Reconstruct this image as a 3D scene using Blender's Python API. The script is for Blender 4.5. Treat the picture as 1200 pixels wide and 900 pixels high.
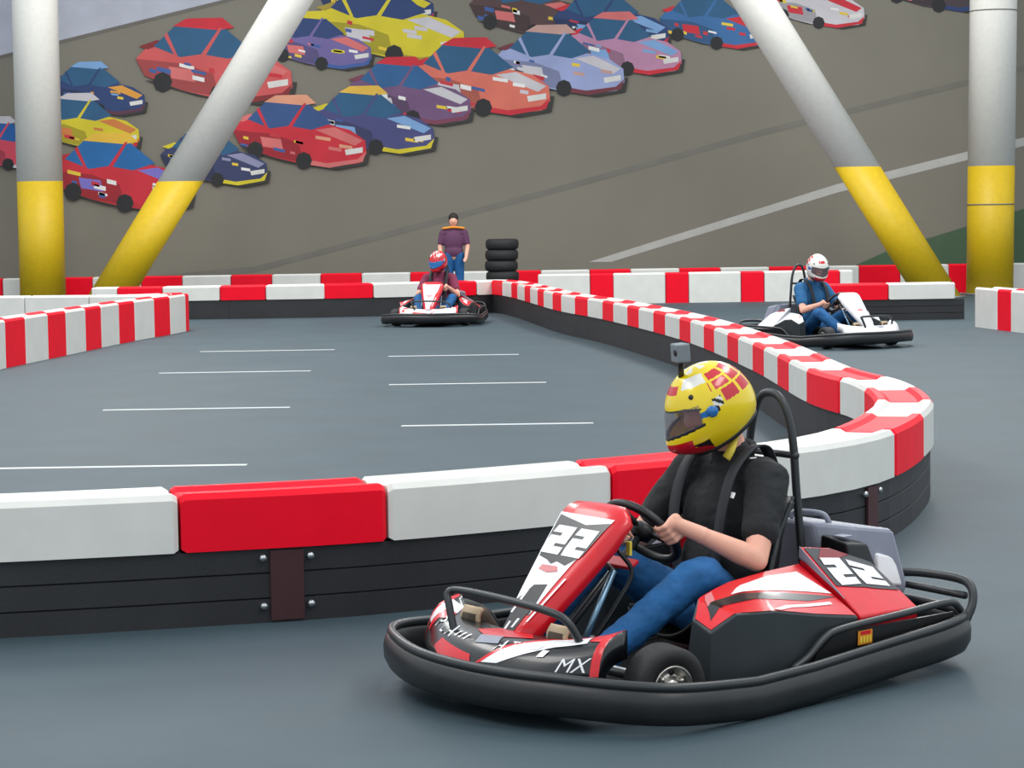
import bpy, bmesh, math, random
import numpy as np
from mathutils import Vector, Matrix
random.seed(7)
for o in list(bpy.data.objects): bpy.data.objects.remove(o)
SC = bpy.context.scene
COL = SC.collection

# ------------------------------------------------------------------ camera
FPX, CAMH = 2800.0, 1.67                       # focal length in pixels of a 1200 px wide frame, eye height
PITCH, ROLL = math.atan(200/2800.0), math.radians(.87)
FW = np.array([0, math.cos(PITCH), -math.sin(PITCH)])
UP0 = np.array([0, math.sin(PITCH), math.cos(PITCH)]); RT0 = np.array([1.0, 0, 0])
RT = RT0*math.cos(ROLL)-UP0*math.sin(ROLL); UP = UP0*math.cos(ROLL)+RT0*math.sin(ROLL)
CPOS = np.array([0, 0, CAMH])
def ray(u, v): return FW+RT*(u-600)/FPX+UP*(450-v)/FPX
def onz(u, v, z=0.0):
    d = ray(u, v); return CPOS+d*((z-CAMH)/d[2])
def ony(u, v, y):
    d = ray(u, v); return CPOS+d*(y/d[1])
cd = bpy.data.cameras.new('camera'); cam = bpy.data.objects.new('camera', cd); COL.objects.link(cam)
cd.sensor_width = 36; cd.lens = FPX/1200*36; cd.clip_end = 300
cam.matrix_world = Matrix(((RT[0], UP[0], -FW[0], 0), (RT[1], UP[1], -FW[1], 0), (RT[2], UP[2], -FW[2], CAMH), (0, 0, 0, 1)))
SC.camera = cam

# ------------------------------------------------------------------ light
w = bpy.data.worlds.new('hall'); SC.world = w; w.use_nodes = True
w.node_tree.nodes['Background'].inputs[0].default_value = (.86, .93, 1.0, 1)
w.node_tree.nodes['Background'].inputs[1].default_value = .98
def hall_light(x, y, z, sx, sy, power):
    l = bpy.data.lights.new('ceiling_lamp', 'AREA'); l.shape = 'RECTANGLE'; l.size = sx; l.size_y = sy; l.energy = power
    l.color = (1, .98, .94)
    o = bpy.data.objects.new('ceiling_lamp', l); COL.objects.link(o); o.location = (x, y, z)
for x in (-6, 6):
    for y in (4, 13, 22, 31, 39):
        hall_light(x, y, 9.5, 2.0, 6, 340 if y < 30 else 560)
SC.view_settings.view_transform = 'Standard'; SC.view_settings.look = 'None'
SC.view_settings.gamma = 1; SC.view_settings.use_curve_mapping = False
SC.view_settings.exposure = 0.12

# ------------------------------------------------------------------ materials
def lin(c):
    return tuple(((v/255)/12.92 if v/255 <= .04045 else ((v/255+.055)/1.055)**2.4) for v in c)
MATS = {}
def mat(name, rgb, rough=.5, metal=0.0, vary=.06, scale=12.0, bump=0.0, bscale=80.0, coat=0.0, alpha=None):
    if name in MATS: return MATS[name]
    m = bpy.data.materials.new(name); m.use_nodes = True
    nt = m.node_tree; b = nt.nodes['Principled BSDF']; c = lin(rgb)
    b.inputs['Roughness'].default_value = rough; b.inputs['Metallic'].default_value = metal
    if coat: b.inputs['Coat Weight'].default_value = coat; b.inputs['Coat Roughness'].default_value = .08
    tc = nt.nodes.new('ShaderNodeTexCoord')
    if vary:
        n = nt.nodes.new('ShaderNodeTexNoise'); n.inputs['Scale'].default_value = scale; n.inputs['Detail'].default_value = 5
        nt.links.new(tc.outputs['Object'], n.inputs['Vector'])
        r = nt.nodes.new('ShaderNodeValToRGB')
        r.color_ramp.elements[0].position = .3; r.color_ramp.elements[1].position = .7
        r.color_ramp.elements[0].color = (*[v*(1-vary) for v in c], 1)
        r.color_ramp.elements[1].color = (*[min(1, v*(1+vary)) for v in c], 1)
        nt.links.new(n.outputs['Fac'], r.inputs['Fac']); nt.links.new(r.outputs['Color'], b.inputs['Base Color'])
    else:
        b.inputs['Base Color'].default_value = (*c, 1)
    if bump:
        n2 = nt.nodes.new('ShaderNodeTexNoise'); n2.inputs['Scale'].default_value = bscale; n2.inputs['Detail'].default_value = 4
        nt.links.new(tc.outputs['Object'], n2.inputs['Vector'])
        bp = nt.nodes.new('ShaderNodeBump'); bp.inputs['Strength'].default_value = bump; bp.inputs['Distance'].default_value = .01
        nt.links.new(n2.outputs['Fac'], bp.inputs['Height']); nt.links.new(bp.outputs['Normal'], b.inputs['Normal'])
    if alpha is not None: b.inputs['Alpha'].default_value = alpha
    MATS[name] = m
    return m
M_FLOOR = mat('sealed_asphalt', (52, 70, 78), .66, vary=.12, scale=1.3, bump=.12, bscale=140)
M_LINE = mat('line_paint', (196, 200, 200), .6)
M_WALL = mat('wall_paint', (170, 170, 168), .8)
M_TRACKP = mat('print_track', (124, 120, 108), .75, vary=.05, scale=.6)
M_WHITEP = mat('white_plastic', (214, 214, 208), .42, vary=.04, scale=5, coat=.1)
M_REDP = mat('red_plastic', (236, 0, 36), .5, vary=.04, scale=5)
M_REDP.node_tree.nodes['Principled BSDF'].inputs['Specular IOR Level'].default_value = .2
M_RUBBER = mat('belt_rubber', (34, 35, 38), .55, vary=.2, scale=3, bump=.1)
M_CLAMP = mat('dark_red_strap', (60, 25, 30), .6)
M_STEEL = mat('steel', (176, 180, 182), .3, metal=.9)
M_COLW = mat('white_column_paint', (234, 232, 224), .55, vary=.03)
M_COLY = mat('yellow_column_paint', (206, 172, 6), .5, vary=.05)
M_SEAM = mat('seam_grey', (120, 120, 116), .7)
M_BLACK = mat('black_plastic', (17, 19, 21), .45, vary=.15, bump=.05)
M_BUMP = mat('bumper_plastic', (26, 28, 30), .42, vary=.25, scale=9, bump=.05)
M_GREYPOD = mat('graphite_plastic', (46, 52, 55), .42, vary=.12, scale=7)
M_TUBE = mat('powder_coated_tube', (42, 46, 48), .38, vary=.1)
M_RED = mat('red_gloss', (212, 10, 28), .3, vary=.05, coat=.25)
M_WHITE = mat('white_gloss', (236, 236, 238), .3, vary=.02, coat=.3)
M_DECALK = mat('black_gloss', (14, 17, 22), .28, vary=.05, coat=.3)
M_PINK = mat('faded_red_print', (206, 120, 122), .4)
M_TYRE = mat('tyre_rubber', (30, 31, 32), .72, vary=.2, scale=14, bump=.15)
M_RIM = mat('cast_aluminium', (196, 192, 184), .28, metal=.9, vary=.1)
M_SEAT = mat('seat_black', (14, 14, 15), .5, vary=.1)
M_LAV = mat('grey_engine_plastic', (140, 144, 158), .45, vary=.06, scale=9)
M_ORANGE = mat('orange_print', (222, 138, 28), .5)
M_YTAG = mat('yellow_tag', (226, 204, 70), .5)
M_BLUEST = mat('blue_steel', (110, 140, 160), .3, metal=.75)
M_SKIN = mat('skin', (228, 168, 144), .5, vary=.06, scale=22)
M_SHIRT = mat('black_polo', (20, 23, 26), .8, vary=.15, bump=.15, bscale=200)
M_JEAN = mat('blue_denim', (14, 84, 138), .8, vary=.22, scale=11, bump=.25, bscale=260)
M_SHOE = mat('brown_suede', (74, 64, 52), .85, vary=.2)
M_SOLE = mat('tan_sole', (182, 160, 130), .7)
M_STRAP = mat('harness_grey', (36, 38, 43), .7)
M_HY = mat('helmet_yellow', (234, 206, 14), .25, vary=.04, coat=.5)
M_HR = mat('helmet_red', (196, 18, 36), .25, vary=.04, coat=.5)
M_HW = mat('helmet_white', (226, 224, 216), .28, vary=.06, coat=.4)
M_HK = mat('helmet_trim_black', (16, 16, 18), .5)
M_HB = mat('helmet_blue', (34, 110, 176), .3, coat=.4)
M_VISOR = mat('visor_tint', (120, 116, 128), .08, vary=0, alpha=.2)
M_CAMG = mat('camera_grey', (120, 128, 132), .4)
M_HAIR = mat('dark_hair', (26, 22, 20), .7)

# ------------------------------------------------------------------ mesh helpers
def meta(o, label=None, cat=None, group=None, kind=None):
    if label: o['label'] = label
    if cat: o['category'] = cat
    if group: o['group'] = group
    if kind: o['kind'] = kind
    return o
def empty(name, loc=(0, 0, 0), parent=None):
    o = bpy.data.objects.new(name, None); COL.objects.link(o); o.location = loc; o.parent = parent
    o.empty_display_size = .1
    return o
def mesh(name, verts, faces, mats, parent=None, smooth=False, midx=None, recalc=True):
    me = bpy.data.meshes.new(name)
    me.from_pydata([tuple(map(float, v)) for v in verts], [], faces)
    for m in (mats if isinstance(mats, (list, tuple)) else [mats]): me.materials.append(m)
    if midx: me.polygons.foreach_set('material_index', midx)
    if recalc:
        bm = bmesh.new(); bm.from_mesh(me); bmesh.ops.recalc_face_normals(bm, faces=bm.faces); bm.to_mesh(me); bm.free()
    if smooth: me.polygons.foreach_set('use_smooth', [True]*len(me.polygons))
    me.update()
    o = bpy.data.objects.new(name, me); COL.objects.link(o); o.parent = parent
    return o
def frombm(name, bm, mats, parent=None, smooth=False):
    me = bpy.data.meshes.new(name); bm.to_mesh(me); bm.free()
    for m in (mats if isinstance(mats, (list, tuple)) else [mats]): me.materials.append(m)
    if smooth: me.polygons.foreach_set('use_smooth', [True]*len(me.polygons))
    o = bpy.data.objects.new(name, me); COL.objects.link(o); o.parent = parent
    return o
def box(name, c, s, m, parent=None, bevel=.0, rot=None, seg=2):
    bm = bmesh.new(); bmesh.ops.create_cube(bm, size=1)
    bmesh.ops.scale(bm, vec=s, verts=bm.verts)
    if bevel: bmesh.ops.bevel(bm, geom=list(bm.edges), offset=bevel, segments=seg, profile=.5, affect='EDGES')
    if rot is not None: bmesh.ops.transform(bm, matrix=rot.to_4x4(), verts=bm.verts)
    bmesh.ops.translate(bm, vec=c, verts=bm.verts)
    return frombm(name, bm, m, parent, smooth=False)
def catmull(pts, n=8, closed=False):
    pts = [np.array(p, float) for p in pts]; out = []
    N = len(pts); rng = N if closed else N-1
    for i in range(rng):
        p0 = pts[(i-1) % N] if (closed or i > 0) else 2*pts[0]-pts[1]
        p1 = pts[i]; p2 = pts[(i+1) % N]
        p3 = pts[(i+2) % N] if (closed or i+2 < N) else 2*pts[-1]-pts[-2]
        for k in range(n):
            t = k/n
            out.append(.5*((2*p1)+(-p0+p2)*t+(2*p0-5*p1+4*p2-p3)*t*t+(-p0+3*p1-3*p2+p3)*t**3))
    if not closed: out.append(pts[-1])
    return out
def sweep(name, path, prof, m, parent=None, closed=False, upv=None, smooth=True, caps=True):
    """prof: closed list of (side, up) points; side axis is horizontal-left of travel unless upv is None -> parallel transport"""
    path = [Vector(p) for p in path]; N = len(path); V = []; Fc = []; K = len(prof)
    prev = None
    for i, p in enumerate(path):
        a = path[(i-1) % N] if (closed or i > 0) else p; b = path[(i+1) % N] if (closed or i < N-1) else p
        t = (b-a).normalized()
        if upv is not None:
            s = Vector(upv).cross(t).normalized(); u = t.cross(s)
            u = Vector(upv)
        else:
            if prev is None:
                ref = Vector((0, 0, 1)) if abs(t.z) < .9 else Vector((1, 0, 0)); s = ref.cross(t).normalized()
            else:
                s = (prev-t*prev.dot(t)).normalized()
            u = t.cross(s); prev = s
        for (x, y) in prof: V.append(p+s*x+u*y)
    R = N if closed else N-1
    for i in range(R):
        j = (i+1) % N
        for k in range(K):
            l = (k+1) % K; Fc.append((i*K+k, i*K+l, j*K+l, j*K+k))
    if caps and not closed:
        Fc.append(tuple(range(K))[::-1]); Fc.append(tuple((N-1)*K+k for k in range(K)))
    return mesh(name, V, Fc, m, parent, smooth)
def circ(r, n=8): return [(r*math.cos(2*math.pi*k/n), r*math.sin(2*math.pi*k/n)) for k in range(n)]
def tube(name, pts, r, m, parent=None, closed=False, n=8, sub=6):
    return sweep(name, catmull(pts, sub, closed) if sub > 1 else pts, circ(r, n), m, parent, closed)
def lathe(name, prof, c, axis, m, parent=None, n=32):
    """prof (radius, along-axis)"""
    a = Vector(axis).normalized(); ref = Vector((0, 0, 1)) if abs(a.z) < .9 else Vector((1, 0, 0))
    e1 = ref.cross(a).normalized(); e2 = a.cross(e1); c = Vector(c); V = []; Fc = []; K = len(prof)
    for i in range(n):
        th = 2*math.pi*i/n; d = e1*math.cos(th)+e2*math.sin(th)
        for (r, h) in prof: V.append(c+d*r+a*h)
    for i in range(n):
        j = (i+1) % n
        for k in range(K-1): Fc.append((i*K+k, j*K+k, j*K+k+1, i*K+k+1))
    return mesh(name, V, Fc, m, parent, True)
def patch(name, fn, poly, m, parent, off=.002, cuts=3):
    """flat print: polygon in a surface's own (s,t) coordinates laid on it with a little thickness"""
    bm = bmesh.new(); vs = [bm.verts.new((p[0], p[1], 0)) for p in poly]; bm.faces.new(vs)
    bmesh.ops.triangulate(bm, faces=bm.faces)
    if cuts: bmesh.ops.subdivide_edges(bm, edges=bm.edges, cuts=cuts, use_grid_fill=True)
    for v in bm.verts: v.co = fn(v.co.x, v.co.y, off)
    return frombm(name, bm, m, parent, True)
def surf(fn, ns, nt, s0=0, s1=1, t0=0, t1=1):
    V = [fn(s0+(s1-s0)*i/ns, t0+(t1-t0)*j/nt, 0) for i in range(ns+1) for j in range(nt+1)]
    Fc = [(i*(nt+1)+j, (i+1)*(nt+1)+j, (i+1)*(nt+1)+j+1, i*(nt+1)+j+1) for i in range(ns) for j in range(nt)]
    return V, Fc
def solid(o, th, off=0.0):
    md = o.modifiers.new('shell', 'SOLIDIFY'); md.thickness = th; md.offset = off; return o
def text_mesh(name, s, size, fn, m, parent, shear=0.0):
    """lettering laid on a surface: fn(x, y, off) -> point"""
    c = bpy.data.curves.new('t', 'FONT'); c.body = s; c.size = size; c.shear = shear; c.resolution_u = 2
    o = bpy.data.objects.new('t', c); COL.objects.link(o)
    bpy.context.view_layer.update()
    me = bpy.data.meshes.new_from_object(o.evaluated_get(bpy.context.evaluated_depsgraph_get()))
    bpy.data.objects.remove(o); bpy.data.curves.remove(c)
    for v in me.vertices: v.co = fn(v.co.x, v.co.y, .003)
    me.materials.clear(); me.materials.append(m); me.name = name
    o = bpy.data.objects.new(name, me); COL.objects.link(o); o.parent = parent
    return o

# ------------------------------------------------------------------ organic helper: union of tapered limbs, skinned by voxel remesh
def blob(name, parts, m, parent=None, voxel=.008, smooth=4, wrinkle=0.0, wscale=.12):
    bm = bmesh.new()
    for p in parts:
        if p[0] == 'e':                                   # ellipsoid: centre, radii, optional rotation
            _, c, r = p[:3]; R = (p[3].to_4x4() if len(p) > 3 else Matrix.Identity(4))
            bmesh.ops.create_uvsphere(bm, u_segments=20, v_segments=12, radius=1,
                                      matrix=Matrix.Translation(c) @ R @ Matrix.Diagonal((*r, 1)))
        else:                                             # chain of (point, radius)
            ch = p[1]
            for (a, ra) in ch:
                bmesh.ops.create_uvsphere(bm, u_segments=16, v_segments=10, radius=ra, matrix=Matrix.Translation(a))
            for (a, ra), (b, rb) in zip(ch, ch[1:]):
                a = Vector(a); b = Vector(b); d = b-a
                q = d.to_track_quat('Z', 'Y').to_matrix().to_4x4()
                bmesh.ops.create_cone(bm, cap_ends=True, segments=16, radius1=ra, radius2=rb, depth=d.length,
                                      matrix=Matrix.Translation((a+b)/2) @ q)
    me = bpy.data.meshes.new('b'); bm.to_mesh(me); bm.free()
    o = bpy.data.objects.new('b', me); COL.objects.link(o)
    r = o.modifiers.new('r', 'REMESH'); r.mode = 'VOXEL'; r.voxel_size = voxel; r.use_smooth_shade = True
    s = o.modifiers.new('s', 'SMOOTH'); s.factor = .5; s.iterations = smooth
    if wrinkle:
        tx = bpy.data.textures.new('cloth', 'CLOUDS'); tx.noise_scale = wscale; tx.noise_depth = 2
        d = o.modifiers.new('d', 'DISPLACE'); d.texture = tx; d.strength = wrinkle; d.mid_level = .5; d.texture_coords = 'LOCAL'
    bpy.context.view_layer.update()
    out = bpy.data.meshes.new_from_object(o.evaluated_get(bpy.context.evaluated_depsgraph_get()))
    bpy.data.objects.remove(o)
    out.name = name; out.materials.clear(); out.materials.append(m)
    out.polygons.foreach_set('use_smooth', [True]*len(out.polygons))
    o = bpy.data.objects.new(name, out); COL.objects.link(o); o.parent = parent
    return o

# ================================================================== THE HALL
floor = mesh('floor', [(-30, -6, 0), (30, -6, 0), (30, 50, 0), (-30, 50, 0)], [(0, 1, 2, 3)], M_FLOOR)
meta(floor, kind='structure')
WALLY = 48.0
wall = box('wall_back', (0, WALLY+.15, 6), (60, .3, 12), M_WALL); meta(wall, kind='structure')
for (u0, v0, u1, v1) in ((185, 438, 365, 434), (120, 481, 340, 477), (-10, 550, 290, 544), (235, 412, 392, 410),
                         (455, 452, 640, 447), (470, 500, 695, 495), (455, 418, 608, 415)):
    a = onz(u0, v0); b = onz(u1, v1); c = (a+b)/2
    L = abs(b[0]-a[0]); ln = box('painted_line', (c[0], c[1], .001), (L, .09, .002), M_LINE, floor)

# ------------------------------------------------------------------ barriers
BH, BZ, BW = .55, .31, .34
def resample(pts, step=.04):
    P = np.array(catmull(pts, 24)); d = np.r_[0, np.cumsum(np.linalg.norm(np.diff(P, axis=0), axis=1))]
    s = np.arange(0, d[-1], step)
    return np.stack([np.interp(s, d, P[:, k]) for k in range(2)], 1), s
class Run:
    def __init__(self, pts):
        self.P, self.s = resample(pts); self.L = self.s[-1]
        self.T = np.gradient(self.P, axis=0); self.T /= np.linalg.norm(self.T, axis=1)[:, None]
    def at(self, s):
        p = np.array([np.interp(s, self.s, self.P[:, k]) for k in (0, 1)]); t = np.array([np.interp(s, self.s, self.T[:, k]) for k in (0, 1)])
        t /= np.linalg.norm(t); return p, t
    def near(self, x, y):
        return self.s[np.argmin((self.P[:, 0]-x)**2+(self.P[:, 1]-y)**2)]
def strip(name, run, s0, s1, prof, m, parent=None, n=5, inset=0.0):
    """profile (inward offset, z) swept along the run; ends drawn in a little so that blocks read as rounded pieces"""
    S = list(np.linspace(s0, s1, n+1)); cn = np.mean(prof, axis=0)
    if inset: S = [s0, s0+.02]+S[1:-1]+[s1-.02, s1]
    V = []; K = len(prof)
    for i, s in enumerate(S):
        p, t = run.at(s); nl = np.array([-t[1], t[0]])
        e = inset if inset and i in (0, len(S)-1) else 0
        for (o, z) in prof:
            o2 = o+np.sign(cn[0]-o)*min(e, abs(cn[0]-o)); z2 = z+(np.sign(cn[1]-z)*min(e, abs(cn[1]-z)) if z > .01 else 0)
            q = p+nl*o2; V.append((q[0], q[1], z2))
    Fc = [(i*K+k, i*K+(k+1) % K, (i+1)*K+(k+1) % K, (i+1)*K+k) for i in range(len(S)-1) for k in range(K)]
    Fc += [tuple(range(K)), tuple((len(S)-1)*K+k for k in range(K))]
    return mesh(name, V, Fc, m, parent)
def block_prof(z0): return [(0, z0), (0, BH-.025), (.02, BH), (.06, BH), (.09, BH-.018), (.25, BH-.018), (.28, BH), (.32, BH), (BW, BH-.025), (BW, z0)]
ORD = 'first second third fourth fifth sixth seventh eighth ninth tenth eleventh twelfth thirteenth fourteenth fifteenth sixteenth'.split()
def blocks(run, cuts, z0, label, group, ref=None):
    """cuts: list of (s0, s1, 'w'|'r')"""
    out = []; cnt = {'w': 0, 'r': 0}
    for (s0, s1, c) in cuts:
        o = strip('barrier_block', run, s0+.006, s1-.006, block_prof(z0), M_WHITEP if c == 'w' else M_REDP, inset=.012)
        o.data.polygons.foreach_set('use_smooth', [False]*len(o.data.polygons))
        lb = label.replace('%s', (ORD[cnt[c]]+' ' if ref else '')+('white' if c == 'w' else 'red'))+(' '+ref if ref else ''); cnt[c] += 1
        meta(o, lb, 'barrier block', group); out.append(o)
    return out
def belts(run, s0, s1, label, seg=3.4, first=None):
    root = empty('rubber_barrier'); meta(root, label, 'barrier')
    prof = [(.02, 0), (.02, .095), (.028, .1), (.02, .105), (.02, .2), (.028, .205), (.02, .21), (.02, BZ-.004),
            (BW-.02, BZ-.004), (BW-.02, 0)]
    cuts = [s0]; s = (first if first else s0+seg)
    while s < s1-.5: cuts.append(s); s += seg
    cuts.append(s1)
    for a, b in zip(cuts, cuts[1:]):
        strip('rubber_belt', run, a, b-.004, prof, M_RUBBER, root, n=max(3, int((b-a)/.3)))
    for a in cuts[1:-1]:
        strip('joint_strap', run, a-.07, a+.07, [(.008, .01), (.008, BZ-.01), (.02, BZ-.01), (.02, .01)], M_CLAMP, root, n=2)
        for dz in (.07, .27):
            for ds in (-.1, .1):
                p, t = run.at(a+ds); nl = np.array([-t[1], t[0]]); q = p+nl*.012
                lathe('bolt', [(0, -.014), (.014, -.012), (.016, 0), (.016, .012)], (q[0], q[1], dz), (nl[0], nl[1], 0), M_STEEL, root, n=10)
    return root
def pattern(s0, s1, seq):
    out = []; s = s0; i = 0
    while s < s1-.2:
        c, L = seq[i % len(seq)]; out.append((s, min(s+L, s1), c)); s += L; i += 1
    return out

# winding island barrier: along the near track edge, round the hairpin tip and away to the back
px = [(-160, 595), (0, 589), (205, 580), (455, 567), (720, 546), (850, 534), (940, 525), (1010, 514), (1052, 502), (1082, 485), (1093, 466),
      (1060, 446), (1000, 430), (925, 399), (835, 371), (740, 352), (680, 343)]
isl = [onz(u, v, BH)[:2] for u, v in px]
fa = onz(600, 367, 0)[:2]; fb = onz(120, 376, 0)[:2]
isl += [np.array([.1, fa[1]+.1]), np.array([-1.0, fa[1]+.3]), np.array([-3.0, fb[1]+.35]), np.array([-7.0, fb[1]+.35])]
R1 = Run(isl)
def s_px(u, v): return R1.near(*onz(u, v, BH)[:2])
sA, sB, sC, sD, sE = s_px(205, 580), s_px(455, 567), s_px(722, 546), s_px(858, 533), s_px(1050, 503)
step = sB-sA
c1 = [(max(0, sA-2*step), sA-step, 'r'), (sA-step, sA, 'w'), (sA, sB, 'r'), (sB, sC, 'w'), (sC, sD, 'r'), (sD, sE, 'w')]
tipE = s_px(1000, 430)
n = 5; cc = np.linspace(sE, tipE, n+1)
for i in range(n): c1.append((cc[i], cc[i+1], 'rw'[i % 2]))
rest = pattern(tipE, R1.L-.05, [('w', .95), ('r', .75)])
side_end = s_px(680, 343)
near_labels = {0: 'red barrier block at the left edge of the near barrier', 1: 'white barrier block left of the long red block on the near barrier',
    2: 'long red barrier block on the near barrier left of the number 22 kart', 3: 'white barrier block behind the nose of the number 22 kart',
    4: 'red barrier block behind the driver in the yellow helmet', 5: 'large white barrier block behind the driver\'s seat hoop',
    6: 'red barrier block just past the large white block at the hairpin tip', 7: 'first white barrier block rounding the hairpin tip',
    8: 'red barrier block at the outermost point of the hairpin tip', 9: 'second white barrier block rounding the hairpin tip',
    10: 'last red barrier block of the hairpin tip before the barrier runs straight back'}
for i, c in enumerate(c1): blocks(R1, [c], BZ, near_labels[i], 'blocks on the near barrier and its hairpin tip')
blocks(R1, [c for c in rest if c[0] < side_end], BZ, '%s block in the row winding back to the far straight', 'blocks winding back to the far straight', 'from the hairpin')
blocks(R1, [c for c in rest if c[0] >= side_end], BZ, '%s block above the belt behind the red distant kart', 'blocks at the far end of the left track', 'from the right')
belts(R1, 0, R1.L, 'black rubber barrier base winding under the near red and white blocks', first=s_px(332, 574))

# row along the foot of the mural wall
R2 = Run([(-13.4, 46.6), (-4, 46.6), (4, 46.6), (10.6, 46.6)])
blocks(R2, pattern(0, R2.L, [('w', .95), ('r', .8)])[::-1], 0, '%s barrier block in the row along the mural wall', 'blocks along the mural wall', 'from the right')
# middle row right of the island
a = onz(650, 357)[:2]; b = onz(1000, 352)[:2]
R3 = Run([a+np.array([-.3, 0]), a*.66+b*.34, a*.33+b*.67, b])
blocks(R3, pattern(0, R3.L, [('w', .95), ('r', .42)]), 0, '%s barrier block in the row beyond right-hand track', 'blocks beyond the right-hand track', 'from the left')
a = onz(955, 377)[:2]; b = onz(1132, 374)[:2]
R4 = Run([a, a*.66+b*.34, a*.33+b*.67, b])
blocks(R4, pattern(0, R4.L, [('r', 1.1), ('w', 1.0)]), BZ, '%s block on black belt beside the blue-shirted driver', 'blocks on the short belt at right', 'from the left')
belts(R4, 0, R4.L, 'short black rubber barrier base beside the blue-shirted driver')
R5 = Run([onz(1142, 383)[:2], onz(1180, 388)[:2], onz(1230, 394)[:2], onz(1300, 403)[:2]])
blocks(R5, pattern(0, R5.L, [('w', .9), ('r', .5)]), 0, '%s block standing on the floor at the right edge', 'blocks on the floor at the right edge', 'from the left')
# pointed barrier at the left edge, two rows meeting at its tip
lp = [onz(-230, 500)[:2], onz(-60, 447)[:2], onz(0, 433)[:2], onz(80, 416)[:2], onz(150, 401)[:2], onz(200, 392)[:2]]
tip = onz(222, 387)[:2]
R6 = Run(lp+[tip, tip+np.array([-.25, .55])]+[onz(u, v, BH)[:2] for u, v in ((150, 345), (60, 346), (-40, 347), (-140, 349), (-300, 352))])
sT = R6.near(*tip)
blocks(R6, pattern(0, sT, [('w', .9), ('r', .75)])[::-1], 0, '%s block on the track side of the pointed barrier', 'blocks on the track side of the pointed barrier', 'from its tip')
blocks(R6, pattern(sT+.5, R6.L, [('r', .5), ('w', 1.0), ('w', 1.0), ('w', 1.0), ('w', 1.0), ('w', 1.0), ('w', 1.0), ('w', 1.0)]), 0, '%s block in the back row of the pointed left barrier', 'blocks in the back row of the pointed barrier', 'from its tip')

# ------------------------------------------------------------------ steel columns and braces
def pipe(name, label, pts, r, split_v, seams=()):
    COLY = 45.45 if 'column' in name else 44.2
    """pts: two pixels on the axis, extended to floor and roof; split_v: image row where yellow paint ends"""
    a = ony(*pts[0], COLY); b = ony(*pts[1], COLY); d = (a-b); d /= d[2]                        # b lower, a upper
    foot = b-d*b[2]; top = b+d*(9.4-b[2])
    t = (split_v-pts[1][1])/(pts[0][1]-pts[1][1]); sp = b+(a-b)*t
    root = empty(name, tuple(foot)); meta(root, label, 'column' if 'column' in name else 'brace')
    def seg(nm, p, q, m, rr=r):
        p = Vector(p)-Vector(foot); q = Vector(q)-Vector(foot); ax = (q-p)
        hz = Vector((0, 0, 1)); V = []; n = 28
        for e in (p, q):                                                                       # horizontal cut ends
            for k in range(n):
                th = 2*math.pi*k/n; V.append(e+Vector((rr*math.cos(th)*(1 if abs(ax.x) < .1*ax.z else 1.12), rr*math.sin(th), 0)))
        Fc = [(k, (k+1) % n, n+(k+1) % n, n+k) for k in range(n)]+[tuple(range(n)), tuple(range(n, 2*n))]
        o = mesh(nm, V, Fc, m, root, True)
        o.data.polygons[n].use_smooth = False; o.data.polygons[n+1].use_smooth = False
        return o
    seg('yellow_base', foot, sp, M_COLY); seg('white_shaft', sp, top, M_COLW)
    for v in seams:
        t = (v-pts[1][1])/(pts[0][1]-pts[1][1]); q = b+(a-b)*t
        seg('seam_ring', q-d*.012, q+d*.012, M_SEAM, r+.006)
    seg('foot_plate', foot, foot+np.array([0, 0, .03]), M_STEEL, r+.12)
    return root
pipe('steel_column', 'upright white column with yellow base at the left edge', [(41, 10), (50, 330)], .43, 212)
pipe('steel_column', 'upright white column with yellow base at the right edge', [(1164, 10), (1160, 320)], .44, 194, (13, 239))
pipe('diagonal_brace', 'slanted white brace with yellow foot beside the left column', [(335, 10), (140, 330)], .38, 212)
pipe('diagonal_brace', 'slanted white brace with yellow foot beside the right column', [(889, 10), (1082, 320)], .38, 195)

# ------------------------------------------------------------------ printed mural
mural = empty('wall_mural', (0, WALLY, 0)); meta(mural, 'wall-sized printed mural of a pack of stock cars on a grey track', 'mural')
def mp(u, v, lift):
    p = ony(u, v, WALLY-lift); return (p[0], -lift, p[2])
MUR = {}
def pm(rgb):
    k = 'print_%d_%d_%d' % rgb
    return mat(k, rgb, .7, vary=.08, scale=2.0)
def mpoly(name, pts, m, parent, lift):
    return mesh(name, [mp(u, v, lift) for u, v in pts], [tuple(range(len(pts)))], m, parent, recalc=False)
L0 = .012
p0 = mesh('track_print', [(-16, -L0, .02), (16, -L0, .02), (16, -L0, 10.5), (-16, -L0, 10.5)], [(0, 1, 2, 3)], M_TRACKP, mural, recalc=False)
mpoly('sky_print', [(-330, 148), (-60, 80), (75, 46), (260, 0), (420, -45), (420, -160), (-330, -160)], pm((176, 178, 190)), mural, L0+.004)
mpoly('track_edge_print', [(-330, 152), (-60, 84), (75, 50), (260, 4), (420, -41), (420, -45), (260, 0), (75, 46), (-60, 80), (-330, 148)], pm((104, 100, 92)), mural, L0+.006)
for pts in ([(-60, 345), (300, 312), (640, 222), (640, 229), (300, 319), (-60, 352)], [(640, 222), (900, 150), (1260, 62), (1260, 69), (900, 157), (640, 229)]):
    mpoly('seam_print', pts, pm((112, 110, 101)), mural, L0+.004)
mpoly('line_print', [(690, 307), (980, 216), (1260, 146), (1260, 156), (980, 226), (716, 307)], pm((178, 177, 172)), mural, L0+.004)
mpoly('grass_print', [(960, 330), (1040, 294), (1260, 226), (1260, 340), (960, 340)], pm((66, 92, 66)), mural, L0+.004)
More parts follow.
